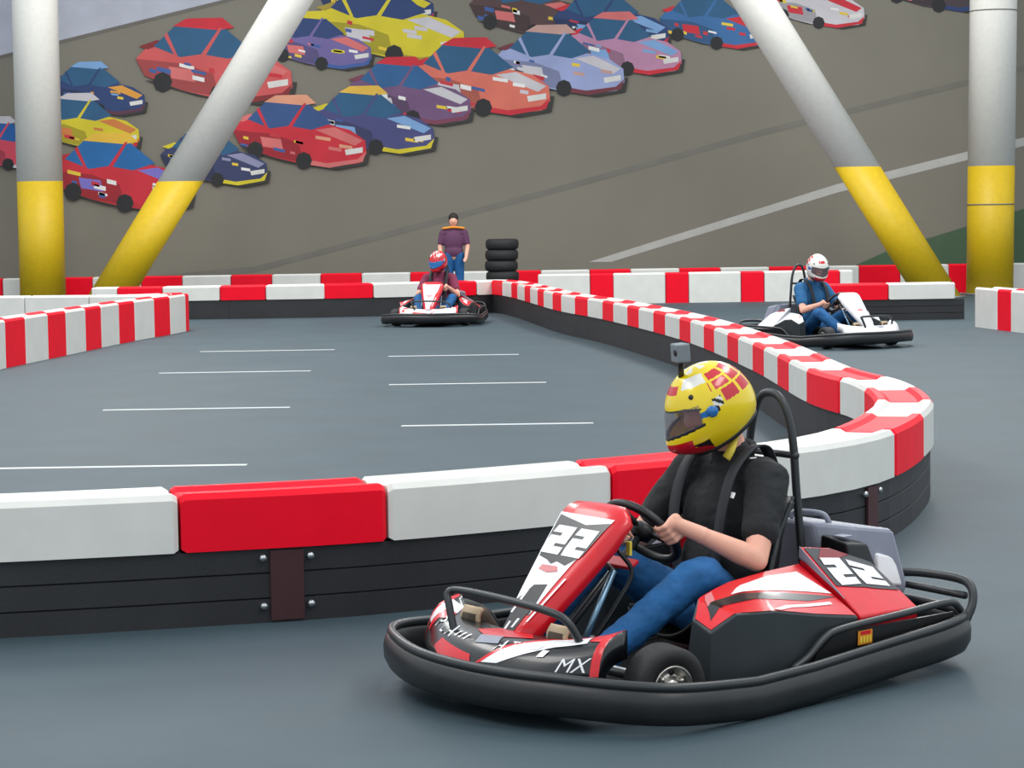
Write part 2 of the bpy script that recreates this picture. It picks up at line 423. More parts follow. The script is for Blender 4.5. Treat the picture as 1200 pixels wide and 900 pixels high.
def pcar(cx, cy, w, body, glass, roof, accent, low, k):
    h = w*.52; g = empty('printed_car', (0, 0, 0), mural); base = L0+.008+k*.0030
    def P(nm, pts, rgb, l): mpoly(nm, [(cx+x*w, cy-y*h) for x, y in pts], pm(rgb), g, base+l)
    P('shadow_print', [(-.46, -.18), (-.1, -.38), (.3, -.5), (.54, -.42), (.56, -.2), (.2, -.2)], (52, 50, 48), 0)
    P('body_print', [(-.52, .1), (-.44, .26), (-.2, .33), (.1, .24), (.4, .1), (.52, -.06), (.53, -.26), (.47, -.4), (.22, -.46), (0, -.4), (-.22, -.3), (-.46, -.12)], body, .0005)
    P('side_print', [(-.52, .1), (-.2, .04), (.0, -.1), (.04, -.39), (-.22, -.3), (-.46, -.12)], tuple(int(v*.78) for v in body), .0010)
    P('glass_print', [(-.4, .26), (-.26, .52), (.04, .55), (.26, .2), (.1, .1), (-.08, .16), (-.22, .12)], glass, .0013)
    P('roof_print', [(-.27, .52), (-.18, .62), (.06, .63), (.14, .5), (.03, .47)], roof, .0016)
    P('hood_stripe', [(.13, .1), (.28, .14), (.5, -.06), (.44, -.14)], accent, .0016)
    P('bumper_print', [(.04, -.34), (.22, -.4), (.46, -.34), (.53, -.22), (.5, -.38), (.24, -.47), (.03, -.41)], low, .0016)
    P('number_patch', [(-.3, .0), (-.14, -.04), (-.12, -.2), (-.28, -.15)], accent, .0016)
    for x, y in ((-.34, -.2), (.04, -.36)):
        P('wheel_print', [(x+.065*math.cos(t*.7854), y+.13*math.sin(t*.7854)) for t in range(8)], (36, 36, 38), .0019)
    rr = random.Random(k*7+3)
    for _ in range(7):
        a, b = rr.uniform(-.46, -.02), rr.uniform(-.2, .12); b -= (a+.46)*.3; dx, dy = rr.uniform(.03, .1), rr.uniform(.03, .07)
        P('sponsor_print', [(a, b), (a+dx, b-dx*.45), (a+dx, b-dx*.45+dy), (a, b+dy)], rr.choice([(226, 224, 220), (222, 190, 60), (60, 90, 150), (190, 50, 60), accent]), .0018)
    for _ in range(3):
        a = rr.uniform(.08, .36); b = .02-(a-.1)*.5+rr.uniform(-.14, .06); dx = rr.uniform(.06, .12)
        P('sponsor_print', [(a, b), (a+dx, b-dx*.3), (a+dx, b-dx*.3-.05), (a, b-.05)], rr.choice([(226, 224, 220), (222, 190, 60), accent, roof]), .0018)
    P('pillar_print', [(-.08, .16), (.04, .5), (.06, .5), (-.05, .15)], body, .0018)
    P('pillar_print', [(-.31, .44), (-.24, .14), (-.26, .14), (-.33, .40)], body, .0018)
    P('spoiler_print', [(-.5, .26), (-.38, .34), (-.3, .32), (-.44, .22)], low, .0012)
    P('lamp_print', [(.36, -.2), (.5, -.16), (.5, -.24), (.37, -.28)], (214, 212, 206), .0019)
red, pink, navy, teal, yel, orng, lblue, wht = (196, 40, 54), (206, 108, 106), (40, 62, 108), (40, 88, 124), (206, 190, 40), (212, 110, 92), (120, 160, 204), (196, 192, 196)
CARS = [(1095, -18, 130, (70, 60, 66), teal, wht, pink, navy), (955, 6, 110, wht, teal, lblue, red, red), (440, 0, 130, navy, teal, wht, yel, red),
        (620, 12, 135, (84, 62, 62), teal, wht, pink, navy), (835, 28, 120, (54, 104, 156), teal, lblue, red, red), (455, 32, 170, yel, navy, (216, 206, 90), wht, (160, 140, 50)),
        (715, 28, 130, navy, teal, wht, lblue, red), (372, 52, 120, (108, 96, 150), navy, yel, pink, (60, 90, 150)), (730, 56, 130, (180, 130, 160), teal, pink, lblue, red),
        (250, 78, 175, (200, 84, 84), teal, red, pink, (128, 40, 44)), (655, 76, 145, (150, 160, 200), teal, (190, 150, 140), wht, (110, 50, 60)),
        (112, 108, 110, navy, teal, lblue, (214, 150, 60), (90, 50, 70)), (560, 96, 160, orng, teal, red, wht, red), (478, 112, 140, (110, 80, 116), (42, 92, 140), red, wht, (120, 60, 80)),
        (100, 148, 120, yel, teal, wht, (200, 120, 60), red), (435, 146, 140, (70, 72, 120), teal, (222, 180, 70), lblue, yel), (350, 160, 150, red, (50, 80, 130), (216, 150, 120), pink, pink),
        (250, 188, 120, (52, 60, 96), teal, wht, (140, 140, 170), yel), (5, 172, 110, (210, 70, 90), (30, 90, 160), wht, pink, wht), (140, 208, 160, red, (30, 100, 160), (222, 180, 60), (120, 110, 190), (180, 40, 50))]
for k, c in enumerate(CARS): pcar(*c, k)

# ================================================================== GO-KART (x forward, y left, z up, origin on the floor between the axles)
KT = math.radians(40.5)
KM = Matrix.Translation((.545, 8.5, .012)) @ Matrix.Rotation(math.pi+KT, 4, 'Z') @ Matrix.Rotation(math.radians(.7), 4, 'Y') @ Matrix.Rotation(math.radians(-1.6), 4, 'X')
kart = empty('go_kart'); kart.matrix_world = KM
meta(kart, 'red and black rental go-kart with white number 22 on its nose in the foreground', 'go-kart')
V3 = Vector
# ---- floor pan and frame
mesh('floor_pan', [(.82, -.2, .045), (.82, .2, .045), (.3, .3, .045), (-.35, .3, .045), (-.35, -.3, .045), (.3, -.3, .045),
                   (.82, -.2, .052), (.82, .2, .052), (.3, .3, .052), (-.35, .3, .052), (-.35, -.3, .052), (.3, -.3, .052)],
     [(0, 1, 2, 3, 4, 5), (6, 7, 8, 9, 10, 11)]+[(i, (i+1) % 6, 6+(i+1) % 6, 6+i) for i in range(6)], M_BLACK, kart)
for s in (-1, 1):
    tube('frame_rail', [(.82, s*.18, .07), (.4, s*.3, .07), (-.3, s*.3, .07), (-.9, s*.32, .09)], .016, M_TUBE, kart)
tube('rear_axle', [(-.525, -.6, .14), (-.525, .6, .14)], .02, M_STEEL, kart, sub=1)
tube('front_axle', [(.525, -.5, .13), (.525, .5, .13)], .016, M_TUBE, kart, sub=1)
# ---- wheels
def wheel(x, y, r, wd, steer):
    s = 1 if y > 0 else -1
    ax = Matrix.Rotation(steer, 3, 'Z') @ V3((0, s, 0)); h = wd/2
    ty = lathe('tyre', [(r*.52, -h*.9), (r*.8, -h), (r*.93, -h*.93), (r, -h*.66), (r*1.0, 0), (r, h*.66), (r*.93, h*.93), (r*.8, h), (r*.52, h*.9), (r*.5, 0), (r*.52, -h*.9)], (x, y, r), ax, M_TYRE, kart, 40)
    lathe('rim', [(r*.52, h*.92), (r*.56, h*.96), (r*.5, h*.97), (r*.46, h*.7), (r*.4, h*.5), (r*.22, h*.55), (r*.2, h*.85), (r*.12, h*.95), (0, h*.97)], (x, y, r), ax, M_RIM, ty, 32)
    c = V3((x, y, r)); e1 = V3((0, 0, 1)).cross(ax).normalized(); e2 = ax.cross(e1)
    for k in range(3):
        t = 2*math.pi*k/3+.4; p = c+(e1*math.cos(t)+e2*math.sin(t))*r*.33
        lathe('spoke', [(0, h*.86), (r*.06, h*.84), (r*.075, h*.4)], p, ax, M_RIM, ty, 10)
        q = c+(e1*math.cos(t+1)+e2*math.sin(t+1))*r*.34
        lathe('rim_hole', [(0, h*.56), (r*.075, h*.56), (r*.08, h*.45)], q, ax, M_BLACK, ty, 12)
    return ty
STEER = math.radians(-14)
wheel(.525, .52, .13, .13, STEER); wheel(.525, -.52, .13, .13, STEER)
wheel(-.525, .435, .135, .18, 0); wheel(-.525, -.435, .135, .18, 0)
# ---- wrap-round bumper
half = [(1.0, 0), (.975, .22), (.89, .44), (.77, .62), (.62, .715), (.35, .725), (0, .70), (-.4, .675), (-.75, .655), (-.93, .59), (-1.0, .42), (-1.02, .15)]
loop = half+[(x, -y) for x, y in half[:0:-1]]
plan = [(x, y, 0) for x, y in loop]
zt = lambda x: .132+.05*max(0, min(1, (x-.3)/.6))+.04*max(0, min(1, (-x)/.9))
def zpath(dz): return [np.array([p[0], p[1], zt(p[0])+dz]) for p in catmull(plan, 6, True)]
sweep('bumper_band', zpath(0), [(0, 0), (-.022, -.012), (-.03, -.045), (-.028, -.085), (-.012, -.117), (.012, -.117), (.02, -.09), (.02, -.02)], M_BUMP, kart, True, upv=(0, 0, 1))
sweep('bumper_rail', zpath(.006), circ(.0165, 8), M_TUBE, kart, True, upv=(0, 0, 1))
for y in (-.3, .3):
    tube('bumper_bracket', [(.95, y, .12), (.75, y*.8, .09)], .014, M_TUBE, kart, sub=1)
for s in (-1, 1):
    for x in (.1, -.3, -.7): tube('bumper_bracket', [(x, s*.67, .11), (x, s*.3, .08)], .013, M_TUBE, kart, sub=1)
mesh('front_splitter', [(.95, -.25, .075), (.95, .25, .075), (.84, .5, .075), (.7, .5, .085), (.7, -.5, .085), (.84, -.5, .075),
                        (.95, -.25, .083), (.95, .25, .083), (.84, .5, .083), (.7, .5, .093), (.7, -.5, .093), (.84, -.5, .083)],
     [(0, 1, 2, 3, 4, 5), (6, 7, 8, 9, 10, 11)]+[(i, (i+1) % 6, 6+(i+1) % 6, 6+i) for i in range(6)], M_GREYPOD, kart)
# rear loop
tube('rear_loop', [(-.9, .15, .2), (-.96, .2, .265), (-1.0, .3, .285), (-1.0, .5, .29), (-.99, .575, .27), (-.97, .6, .215), (-.93, .6, .15)], .017, M_TUBE, kart)
tube('rear_loop', [(-.9, -.15, .2), (-.96, -.2, .265), (-1.0, -.3, .285), (-1.0, -.5, .29), (-.99, -.575, .27), (-.97, -.6, .215), (-.93, -.6, .15)], .017, M_TUBE, kart)
tube('rear_crossbar', [(-.98, -.56, .235), (-1.01, 0, .235), (-.98, .56, .235)], .014, M_TUBE, kart)
# ---- nose cone
def nose(s, t, off):
    x = (.955-.20*s*s)*(1-t)+(.735-.13*s*s)*t; y = s*(.45*(1-t)+.43*t)
    z = .165*(1-t)+(.258+.05*s**4)*t+.035*math.sin(math.pi*t)
    x += .03*math.sin(math.pi*t); n = V3((.45-.0, .25*s, .85)).normalized()
    return V3((x, y, z))+n*off
nv, nf = surf(nose, 36, 10, -1, 1, 0, 1)
NN = len(nv)                                              # skirt below the front edge and cheeks at the ends
for i in range(37):
    s = -1+2*i/36; p = nose(s, 0, 0); nv.append(p+V3((-.035, 0, -.075)))
for i in range(36): nf.append((i*11, (i+1)*11, NN+i+1, NN+i))
for i, sg in ((0, -1), (36, 1)):
    b0 = len(nv); nv += [nose(sg, j/10, 0)+V3((-.01, -sg*.01, -.02-.08*min(1, j/4+.4))) for j in range(11)]
    for j in range(10): nf.append((i*11+j, i*11+j+1, b0+j+1, b0+j))
nose_o = mesh('nose_cone', nv, nf, M_DECALK, kart, True); solid(nose_o, .005, -1)
def nz(name, pts, m, off=.002, parent=None): return patch(name, nose, pts, m, parent or nose_o, off, 4)
nz('red_stripe', [(-.52, .12), (-.45, .3), (-.25, .26), (.02, .2), (.06, .06), (-.2, .04), (-.4, .05)], M_RED)
nz('red_panel', [(-.2, .72), (-.1, .97), (.25, .97), (.38, .78), (.2, .7), (.0, .6)], M_RED)
nz('white_stripe', [(.16, .12), (.34, .5), (.56, .78), (.82, .86), (.86, .6), (.66, .52), (.48, .34), (.3, .14)], M_WHITE)
nz('red_stripe', [(.1, .08), (.3, .5), (.5, .82), (.82, .97), (.82, .86), (.56, .78), (.34, .5), (.16, .12)], M_RED)
nz('red_edge', [(.82, .97), (1, .99), (1, .03), (.95, .03), (.945, .6), (.86, .66)], M_RED)
nz('white_stripe', [(-.97, .3), (-.95, .85), (-.8, .97), (-.7, .8), (-.84, .72), (-.88, .3)], M_WHITE)
nz('red_edge', [(-1, .02), (-1, .97), (-.97, .97), (-.95, .85), (-.97, .3), (-.92, .02)], M_RED)
nz('red_stripe', [(-.84, .72), (-.7, .8), (-.66, .62), (-.78, .5), (-.82, .2), (-.88, .25)], M_RED)
nz('white_patch', [(-.06, .62), (.14, .7), (.2, .48), (-.02, .42)], M_LAV)
def on_nose(s0, t0, ks, kt): return lambda x, y, off: nose(s0+x*ks, t0+y*kt, off)
for ch, s0 in (('P', -.74), ('L', -.6), ('A', -.47)): text_mesh('lettering', ch, 1, on_nose(s0, .36, .15, .4), M_WHITE, nose_o, .2)
for ch, s0 in (('A', .2), ('T', .29), ('I', .37)): text_mesh('lettering', ch, 1, on_nose(s0, .36, .11, .34), M_WHITE, nose_o, .2)
for i in range(3): nz('white_slash', [(-.32+.07*i, .42), (-.3+.07*i, .56), (-.28+.07*i, .56), (-.3+.07*i, .42)], M_WHITE)
text_mesh('lettering', 'MX', 1, on_nose(.73, .08, .13, .3), M_WHITE, nose_o, .3)
nz('mark', [(.5, .44), (.52, .56), (.58, .56), (.56, .44)], M_WHITE, .004)
nz('mark', [(.58, .3), (.6, .44), (.65, .42), (.63, .3)], M_WHITE, .004)
# ---- hoop over the nose
tube('nose_hoop', [(.84, -.17, .2), (.83, -.22, .32), (.82, -.24, .365), (.80, -.2, .376), (.80, .0, .378), (.79, .22, .368), (.765, .31, .34), (.73, .34, .26), (.71, .35, .2)], .0135, M_TUBE, kart)
# ---- steering fairing
FB, FT = V3((.775, 0, .225)), V3((.372, 0, .622)); FDIR = (FT-FB); FN = V3((.70, 0, .714))
def hw(b): return float(np.interp(b, [0, .25, .5, .75, .95, 1.05], [.036, .066, .098, .126, .146, .15]))
secs = [(FB+FDIR*b, FN, hw(b)) for b in np.linspace(0, 1, 13)]
secs += [(V3((.352, 0, .638)), V3((.35, 0, .94)), .142), (V3((.325, 0, .647)), V3((0, 0, 1)), .128), (V3((.297, 0, .643)), V3((-.35, 0, .94)), .105), (V3((.275, 0, .625)), V3((-.7, 0, .7)), .08)]
fv, ff = [], []
for i, (c, n, h) in enumerate(secs):
    fl = .058 if i < 11 else .045
    for (dy, dn) in ((-h-.03, -fl), (-h-.02, -fl*.5), (-h-.006, -.012), (-h*.93, 0), (-h*.5, .003), (0, .004), (h*.5, .003), (h*.93, 0), (h+.006, -.012), (h+.02, -fl*.5), (h+.03, -fl)):
        fv.append(c+n*dn+V3((0, dy, 0)))
for i in range(len(secs)-1):
    for k in range(10): ff.append((i*11+k, i*11+k+1, (i+1)*11+k+1, (i+1)*11+k))
fair = mesh('steering_fairing', fv, ff, M_RED, kart, True); solid(fair, .004, -1)
def fpan(x, y, off):                                      # metres across, fraction up the panel
    return FB+FDIR*y+V3((0, x, 0))+FN*(.0035+off)
def fz(name, pts, m, off=.002): return patch(name, fpan, pts, m, fair, off, 2)
e = lambda b, k=.93: hw(b)*k
fz('white_field', [(-e(.97), .97), (-e(.75), .75), (-e(.5), .5), (-e(.3, .95), .3), (-.02, .42), (.03, .42), (e(.28, .55), .2), (e(.4, .7), .45), (e(.6, .72), .62), (e(.8, .86), .82), (e(.97), .97)], M_WHITE, .001)
fz('black_field', [(-e(.93, .9), .95), (-e(.72, .88), .7), (-e(.66, .85), .63), (-.05, .61), (-.02, .585), (.0, .61), (.05, .59), (.1, .68), (e(.86, .88), .86), (e(.94, .9), .94), (.02, .90)], M_DECALK, .002)
fz('red_logo', [(-.06, .535), (-.055, .57), (.02, .575), (.035, .54), (-.01, .52)], M_PINK, .003)
fz('black_wedge', [(-e(.3, .8), .31), (-.03, .42), (.03, .44), (e(.3, .5), .3), (e(.2, .4), .18), (.016, .02), (-.03, .02), (-e(.14, .85), .14)], M_DECALK, .002)
fz('white_slash', [(-e(.36, .62), .37), (-e(.36, .45), .38), (-.042, .2), (-.052, .2)], M_WHITE, .003)
fz('white_slash', [(-.03, .14), (-.02, .14), (-.02, .08), (-.03, .08)], M_WHITE, .003)
fz('white_slash', [(.0, .17), (.012, .17), (.006, .1), (-.004, .1)], M_WHITE, .003)
fz('white_slash', [(-.022, .06), (-.01, .06), (-.012, .03), (-.022, .03)], M_WHITE, .003)
fz('white_pinstripe', [(e(.55, .85), .5), (e(.55, .95), .5), (e(.2, .9), .16), (e(.2, .75), .16)], M_WHITE, .0015)
def digit2(name, fn, m, parent, x0, y0, wd, ht, sh, off=.0035):
    rects = [(0, 1, .74, 1), (.5, 1, .63, .74), (0, 1, .37, .63), (0, .5, .26, .37), (0, 1, 0, .26)]
    bm = bmesh.new()
    for (a, b, c, d) in rects:
        bm.faces.new([bm.verts.new(fn(x0+(q[0]+(.12 if q[1] in (0, 1) and q[0] == 0 else 0)*(.5))*wd+sh*q[1], y0+q[1]*ht, off)) for q in ((a, c), (b, c), (b, d), (a, d))])
    return frombm(name, bm, m, parent)
digit2('digit', fpan, M_WHITE, fair, -.112, .655, .098, .215, .006)
digit2('digit', fpan, M_WHITE, fair, -.004, .655, .098, .215, .012)
# ---- steering
SCN, SUP, SNN, SR = V3((.125, 0, .530)), V3((.66, 0, .751)), V3((-.751, 0, .66)), .145
ROT = math.radians(11)
def swp(t, r=SR): return SCN+(V3((0, 1, 0))*math.cos(t)+SUP*math.sin(t))*r
sw = tube('steering_wheel', [swp(2*math.pi*k/32) for k in range(32)], .0155, M_BLACK, kart, True, n=10, sub=1)
for a in (0, 120, 240): tube('spoke', [swp(math.radians(a-30)+ROT), SCN], .011, M_BLACK, sw, sub=1)
lathe('hub', [(0, .02), (.035, .02), (.042, .005), (.04, -.02), (.02, -.03)], SCN, SNN, M_BLACK, sw, 20)
tube('steering_column', [SCN, (.56, 0, .16)], .013, M_TUBE, kart, sub=1)
for s in (-1, 1): tube('column_brace', [(.395, s*.14, .44), (.56, s*.15, .19)], .011, M_BLUEST, kart, sub=1)
tube('fairing_bracket', [(.4, -.14, .44), (.36, 0, .47), (.4, .14, .44)], .01, M_TUBE, kart)
tube('tie_rod', [(.56, 0, .17), (.5, .42, .13)], .008, M_STEEL, kart, sub=1)
tube('brake_hose', [(.34, .10, .5), (.3, .13, .42), (.36, .12, .32), (.45, .1, .2)], .008, M_BLACK, kart)
box('key_tag', (.29, .105, .50), (.012, .02, .05), M_YTAG, kart, .003)
box('control_panel', (.27, .04, .44), (.05, .14, .014), M_RED, kart, .004, Matrix.Rotation(.5, 3, 'Y'))
for s in (-1, 1):
    pd = tube('pedal', [(.66, s*.17, .07), (.72, s*.17, .2)], .008, M_STEEL, kart, sub=1)
    box('pedal_pad', (.725, s*.17, .2), (.012, .08, .05), M_BLACK, pd, .004)
# ---- seat
def seat_fn(s, t, off):
    P = [(.06, .15), (-.08, .1), (-.28, .09), (-.4, .14), (-.46, .28), (-.5, .45), (-.53, .6)]
    k = t*(len(P)-1); i = min(int(k), len(P)-2); f = k-i
    x = P[i][0]*(1-f)+P[i+1][0]*f; z = P[i][1]*(1-f)+P[i+1][1]*f
    dx, dz = P[i+1][0]-P[i][0], P[i+1][1]-P[i][1]; L = math.hypot(dx, dz); n = V3((dz/L, 0, -dx/L))
    wd = .17+.05*math.sin(math.pi*min(1, t*1.2)); lift = .17*abs(s)**3*(.35+.65*math.sin(math.pi*min(1, t*.95+.05)))
    return V3((x, s*wd, z))+n*(lift+off)
sv, sf = surf(seat_fn, 20, 18, -1, 1, 0, 1)
seat = mesh('seat', sv, sf, M_SEAT, kart, True); solid(seat, .012, 0)
tube('seat_edge', [seat_fn(1, t, 0) for t in np.linspace(.02, .98, 14)], .012, M_GREYPOD, seat)
tube('seat_edge', [seat_fn(-1, t, 0) for t in np.linspace(.02, .98, 14)], .012, M_GREYPOD, seat)
# ---- seat-belt hoop behind the seat
tube('roll_hoop', [(-.56, -.16, .25), (-.55, -.135, .6), (-.545, -.115, .82), (-.54, -.07, .945), (-.54, -.01, .975), (-.54, .05, .945), (-.545, .095, .82), (-.55, .115, .6), (-.56, .15, .25)], .0155, M_TUBE, kart)
tube('hoop_crossbar', [(-.545, -.115, .75), (-.545, .12, .75)], .013, M_TUBE, kart, sub=1)
# ---- side pods
def pod_fn(st, sg):
    def fn(s, t, off):
        k = s*(len(st)-1); i = min(int(k), len(st)-2); f = k-i
        def pt(i):
            x, ob, ot, it, ib = st[i]; q = [ob, ot, it, ib]; j = min(int(t), 2); g = t-j
            return V3((x, q[j][0]*(1-g)+q[j+1][0]*g, q[j][1]*(1-g)+q[j+1][1]*g))
        p = pt(i)*(1-f)+pt(i+1)*f
        n = V3((0, .55, .83)) if 1 <= t <= 2 else V3((0, 1, 0))
        p = p+n*off; p.y *= sg; return p
    return fn
POD_L = [(.335, (.54, .07), (.545, .275), (.46, .31), (.42, .08)), (.25, (.585, .07), (.585, .335), (.40, .36), (.36, .08)), (.08, (.605, .07), (.605, .325), (.36, .385), (.32, .08)),
         (-.12, (.605, .075), (.605, .285), (.34, .395), (.31, .08)), (-.335, (.605, .08), (.605, .25), (.33, .40), (.3, .08))]
POD_S = [(.06-.395*i/4, *st[1:]) for i, st in enumerate(POD_L)]       # the engine-side pod is shorter
POD_R = [(-.345, (.605, .1), (.607, .25), (.32, .462), (.3, .1)), (-.5, (.6, .1), (.6, .245), (.32, .44), (.3, .1)), (-.685, (.575, .12), (.58, .235), (.36, .37), (.32, .12))]
for sg in (1, -1):
    pf = pod_fn(POD_L if sg > 0 else POD_S, sg); v, f = surf(pf, 16, 9, 0, 1, 0, 3)
    nt_ = 10; f += [tuple(range(nt_)), tuple(16*nt_+k for k in range(nt_))]
    pod = mesh('side_pod', v, f, M_GREYPOD, kart); md = pod.modifiers.new('b', 'BEVEL'); md.width = .006; md.limit_method = 'ANGLE'; md.segments = 2
    def pz(nm, pts, m, fn=pf, par=pod, off=.0025): return patch(nm, fn, pts, m, par, off, 5)
    pz('red_cover', [(.02, 1.1), (.02, 1.9), (.3, 2), (.99, 2), (.99, 1.02), (.7, 1.02), (.35, 1.02)], M_RED)
    pz('black_band', [(.08, 1.36), (.2, 1.72), (.45, 1.66), (.75, 1.5), (.99, 1.36), (.8, 1.3), (.5, 1.42), (.25, 1.44)], M_DECALK, off=.004)
    pz('white_field', [(.42, 1.7), (.55, 1.85), (.72, 1.9), (.93, 1.88), (.985, 1.42), (.78, 1.54), (.6, 1.64)], M_WHITE, off=.0045)
    pz('white_pinstripe', [(.5, 1.06), (.62, 1.2), (.92, 1.27), (.92, 1.22), (.64, 1.14), (.53, 1.03)], M_WHITE, off=.0045)
    pz('red_stripe', [(.2, 1.68), (.3, 1.97), (.36, 1.97), (.29, 1.7)], M_PINK, off=.0045)
    rf = pod_fn(POD_R, sg); v, f = surf(rf, 8, 9, 0, 1, 0, 3); f += [tuple(range(10)), tuple(80+k for k in range(10))]
    rp = mesh('rear_pod', v, f, M_RED, kart); md = rp.modifiers.new('b', 'BEVEL'); md.width = .006; md.limit_method = 'ANGLE'; md.segments = 2
    pz('black_field', [(.03, 1.42), (.03, 1.97), (.97, 1.97), (.97, 1.36), (.6, 1.36)], M_DECALK, rf, rp)
    cq = [rf(0, t, 0)+V3((.004, 0, 0)) for t in (1.25, 1.6, 2, 2.12, 2.1)]; mesh('front_trim', cq+[q+V3((-.003, 0, 0)) for q in cq], [(0, 1, 2, 3, 4), (5, 6, 7, 8, 9)]+[(i, (i+1) % 5, 5+(i+1) % 5, 5+i) for i in range(5)], M_LAV, rp)
    pz('red_stripe', [(.1, 1.8), (.3, 1.96), (.7, 1.96), (.5, 1.82)], mat('dark_red_print', (128, 16, 26), .3), rf, rp, .004)
    dg = lambda x, y, off: rf(.06+x, 1.39+y, off)
    for i in (0, 1):
        digit2('digit', lambda x, y, off, i=i: rf(.1+.42*i+x*.40, 1.42+y*.40+.06*(0), off), M_WHITE, rp, 0, 0, .9, 1, .06, .0045)
    # black side cover, rail and sticker
    cv = [(-.06, .612, .07), (-.85, .6, .08), (-.85, .6, .2), (-.2, .615, .215), (-.1, .612, .15)]
    sc = mesh('side_cover', [(x, sg*y, z) for x, y, z in cv]+[(x, sg*(y+.012), z) for x, y, z in cv], [(0, 1, 2, 3, 4), (5, 6, 7, 8, 9)]+[(i, (i+1) % 5, 5+(i+1) % 5, 5+i) for i in range(5)], M_BLACK, kart)
    tube('side_rail', [(.02, sg*.625, .12), (-.05, sg*.628, .15), (-.13, sg*.63, .205), (-.22, sg*.63, .226), (-.55, sg*.625, .235), (-.82, sg*.61, .238), (-.9, sg*.6, .2)], .014, M_TUBE, kart)
    st = box('sticker', (-.345, sg*.628, .18), (.075, .004, .05), M_ORANGE, sc, .0015)
    for i in range(4): box('sticker_letter', (-.345+.016*(i-1.5), sg*.631, .173), (.009, .002, .022), M_YTAG, st)
    box('sticker_band', (-.345, sg*.631, .197), (.05, .002, .012), M_RED, st)
# ---- engine cover behind the seat
def hull(name, pts, m, parent, bev=.015):
    bm = bmesh.new(); [bm.verts.new(p) for p in pts]
    bmesh.ops.convex_hull(bm, input=bm.verts); bmesh.ops.dissolve_limit(bm, angle_limit=.05, verts=bm.verts, edges=bm.edges)
    bmesh.ops.bevel(bm, geom=list(bm.edges), offset=bev, segments=2, profile=.5, affect='EDGES')
    return frombm(name, bm, m, parent)
eng = hull('engine_cover', [(-.6, .27, .16), (-.6, -.3, .16), (-.92, -.3, .16), (-.92, .3, .16), (-.6, .14, .5), (-.6, -.28, .5), (-.7, .27, .49), (-.86, -.24, .46), (-.87, .31, .465), (-.93, .33, .25), (-.93, -.28, .25)], M_LAV, kart)
hull('black_lid', [(-.585, .36, .3), (-.585, .2, .3), (-.74, .36, .3), (-.585, .33, .445), (-.585, .2, .465), (-.7, .33, .43), (-.72, .2, .44), (-.74, .2, .3)], M_BLACK, kart, .008)
box('lid_stripe', (-.63, .27, .462), (.05, .05, .004), M_LAV, eng, .001)
hull('exhaust_cover', [(-.76, .33, .27), (-.76, .22, .27), (-.9, .33, .25), (-.9, .22, .25), (-.78, .31, .385), (-.78, .22, .385), (-.88, .31, .36), (-.88, .22, .36)], M_WHITE, kart, .01)
tube('cover_handle', [(-.62, .02, .5), (-.63, .04, .525), (-.66, .14, .525), (-.68, .16, .49)], .011, M_LAV, kart)
# ---- harness
for s in (-1, 1):
    p = [(-.44, s*.10, .72), (-.38, s*.115, .795), (-.30, s*.12, .80), (-.205, s*.12, .72), (-.155, s*.12, .6), (-.14, s*.11, .48), (-.14, s*.09, .36), (-.13, s*.05, .29)]
    sweep('harness_strap', catmull(p, 5), [(-.024, -.003), (.024, -.003), (.024, .003), (-.024, .003)], M_STRAP, kart)

# ================================================================== DRIVER
def driver_rig(label):
    root = empty('person'); meta(root, label, 'person'); return root
person = driver_rig('driver in yellow and red helmet, black polo and jeans steering the foreground kart'); person.matrix_world = KM
def sides(fn): return [x for s in (1, -1) for x in fn(s)]
gripL, gripR = swp(ROT), swp(math.pi+ROT)
def wrist(s): return (.055, .228, .535) if s > 0 else (.045, -.212, .50)
def hand(s):
    g = gripL if s > 0 else gripR
    o = (g-SCN).normalized(); n = SNN; t = n.cross(o) if s > 0 else o.cross(n)              # t points up along the rim
    t = t.normalized()
    W = V3(wrist(s))
    out = []
    out.append(('c', [(W, .031), (g+o*.038+n*.022-t*.012, .026), (g+o*.03+n*.012-t*.014, .024)]))
    out.append(('c', [(g+o*.038+n*.026+t*.014, .021), (g+o*.034+n*.02+t*.02, .019)]))
    out.append(('c', [(g+o*.038+n*.034-t*.02, .022), (g+o*.034+n*.02-t*.024, .018)]))
    for i, (dt, L) in enumerate(((.033, .92), (.011, 1.0), (-.011, .95), (-.032, .8))):
        b = t*dt
        out.append(('c', [(g+b+o*.036+n*.022, .0112), (g+b+o*.033-n*.016*L, .0104), (g+b+o*.006-n*.031*L, .0096), (g+b-o*.022*L-n*.022*L, .0086), (g+b-o*.027*L+n*.002, .0078)]))
    out.append(('c', [(g+o*.03+n*.035+t*.012, .014), (g+o*.01+n*.036+t*.04, .0112), (g-o*.006+n*.028+t*.062, .0096)]))
    return out
SH, EL, KN, HP, AN = (-.31, .195, .685), (-.135, .305, .435), (.10, .265, .415), (-.23, .10, .19), (.52, .185, .15)
m3 = lambda p, s: (p[0], p[1]*s, p[2])

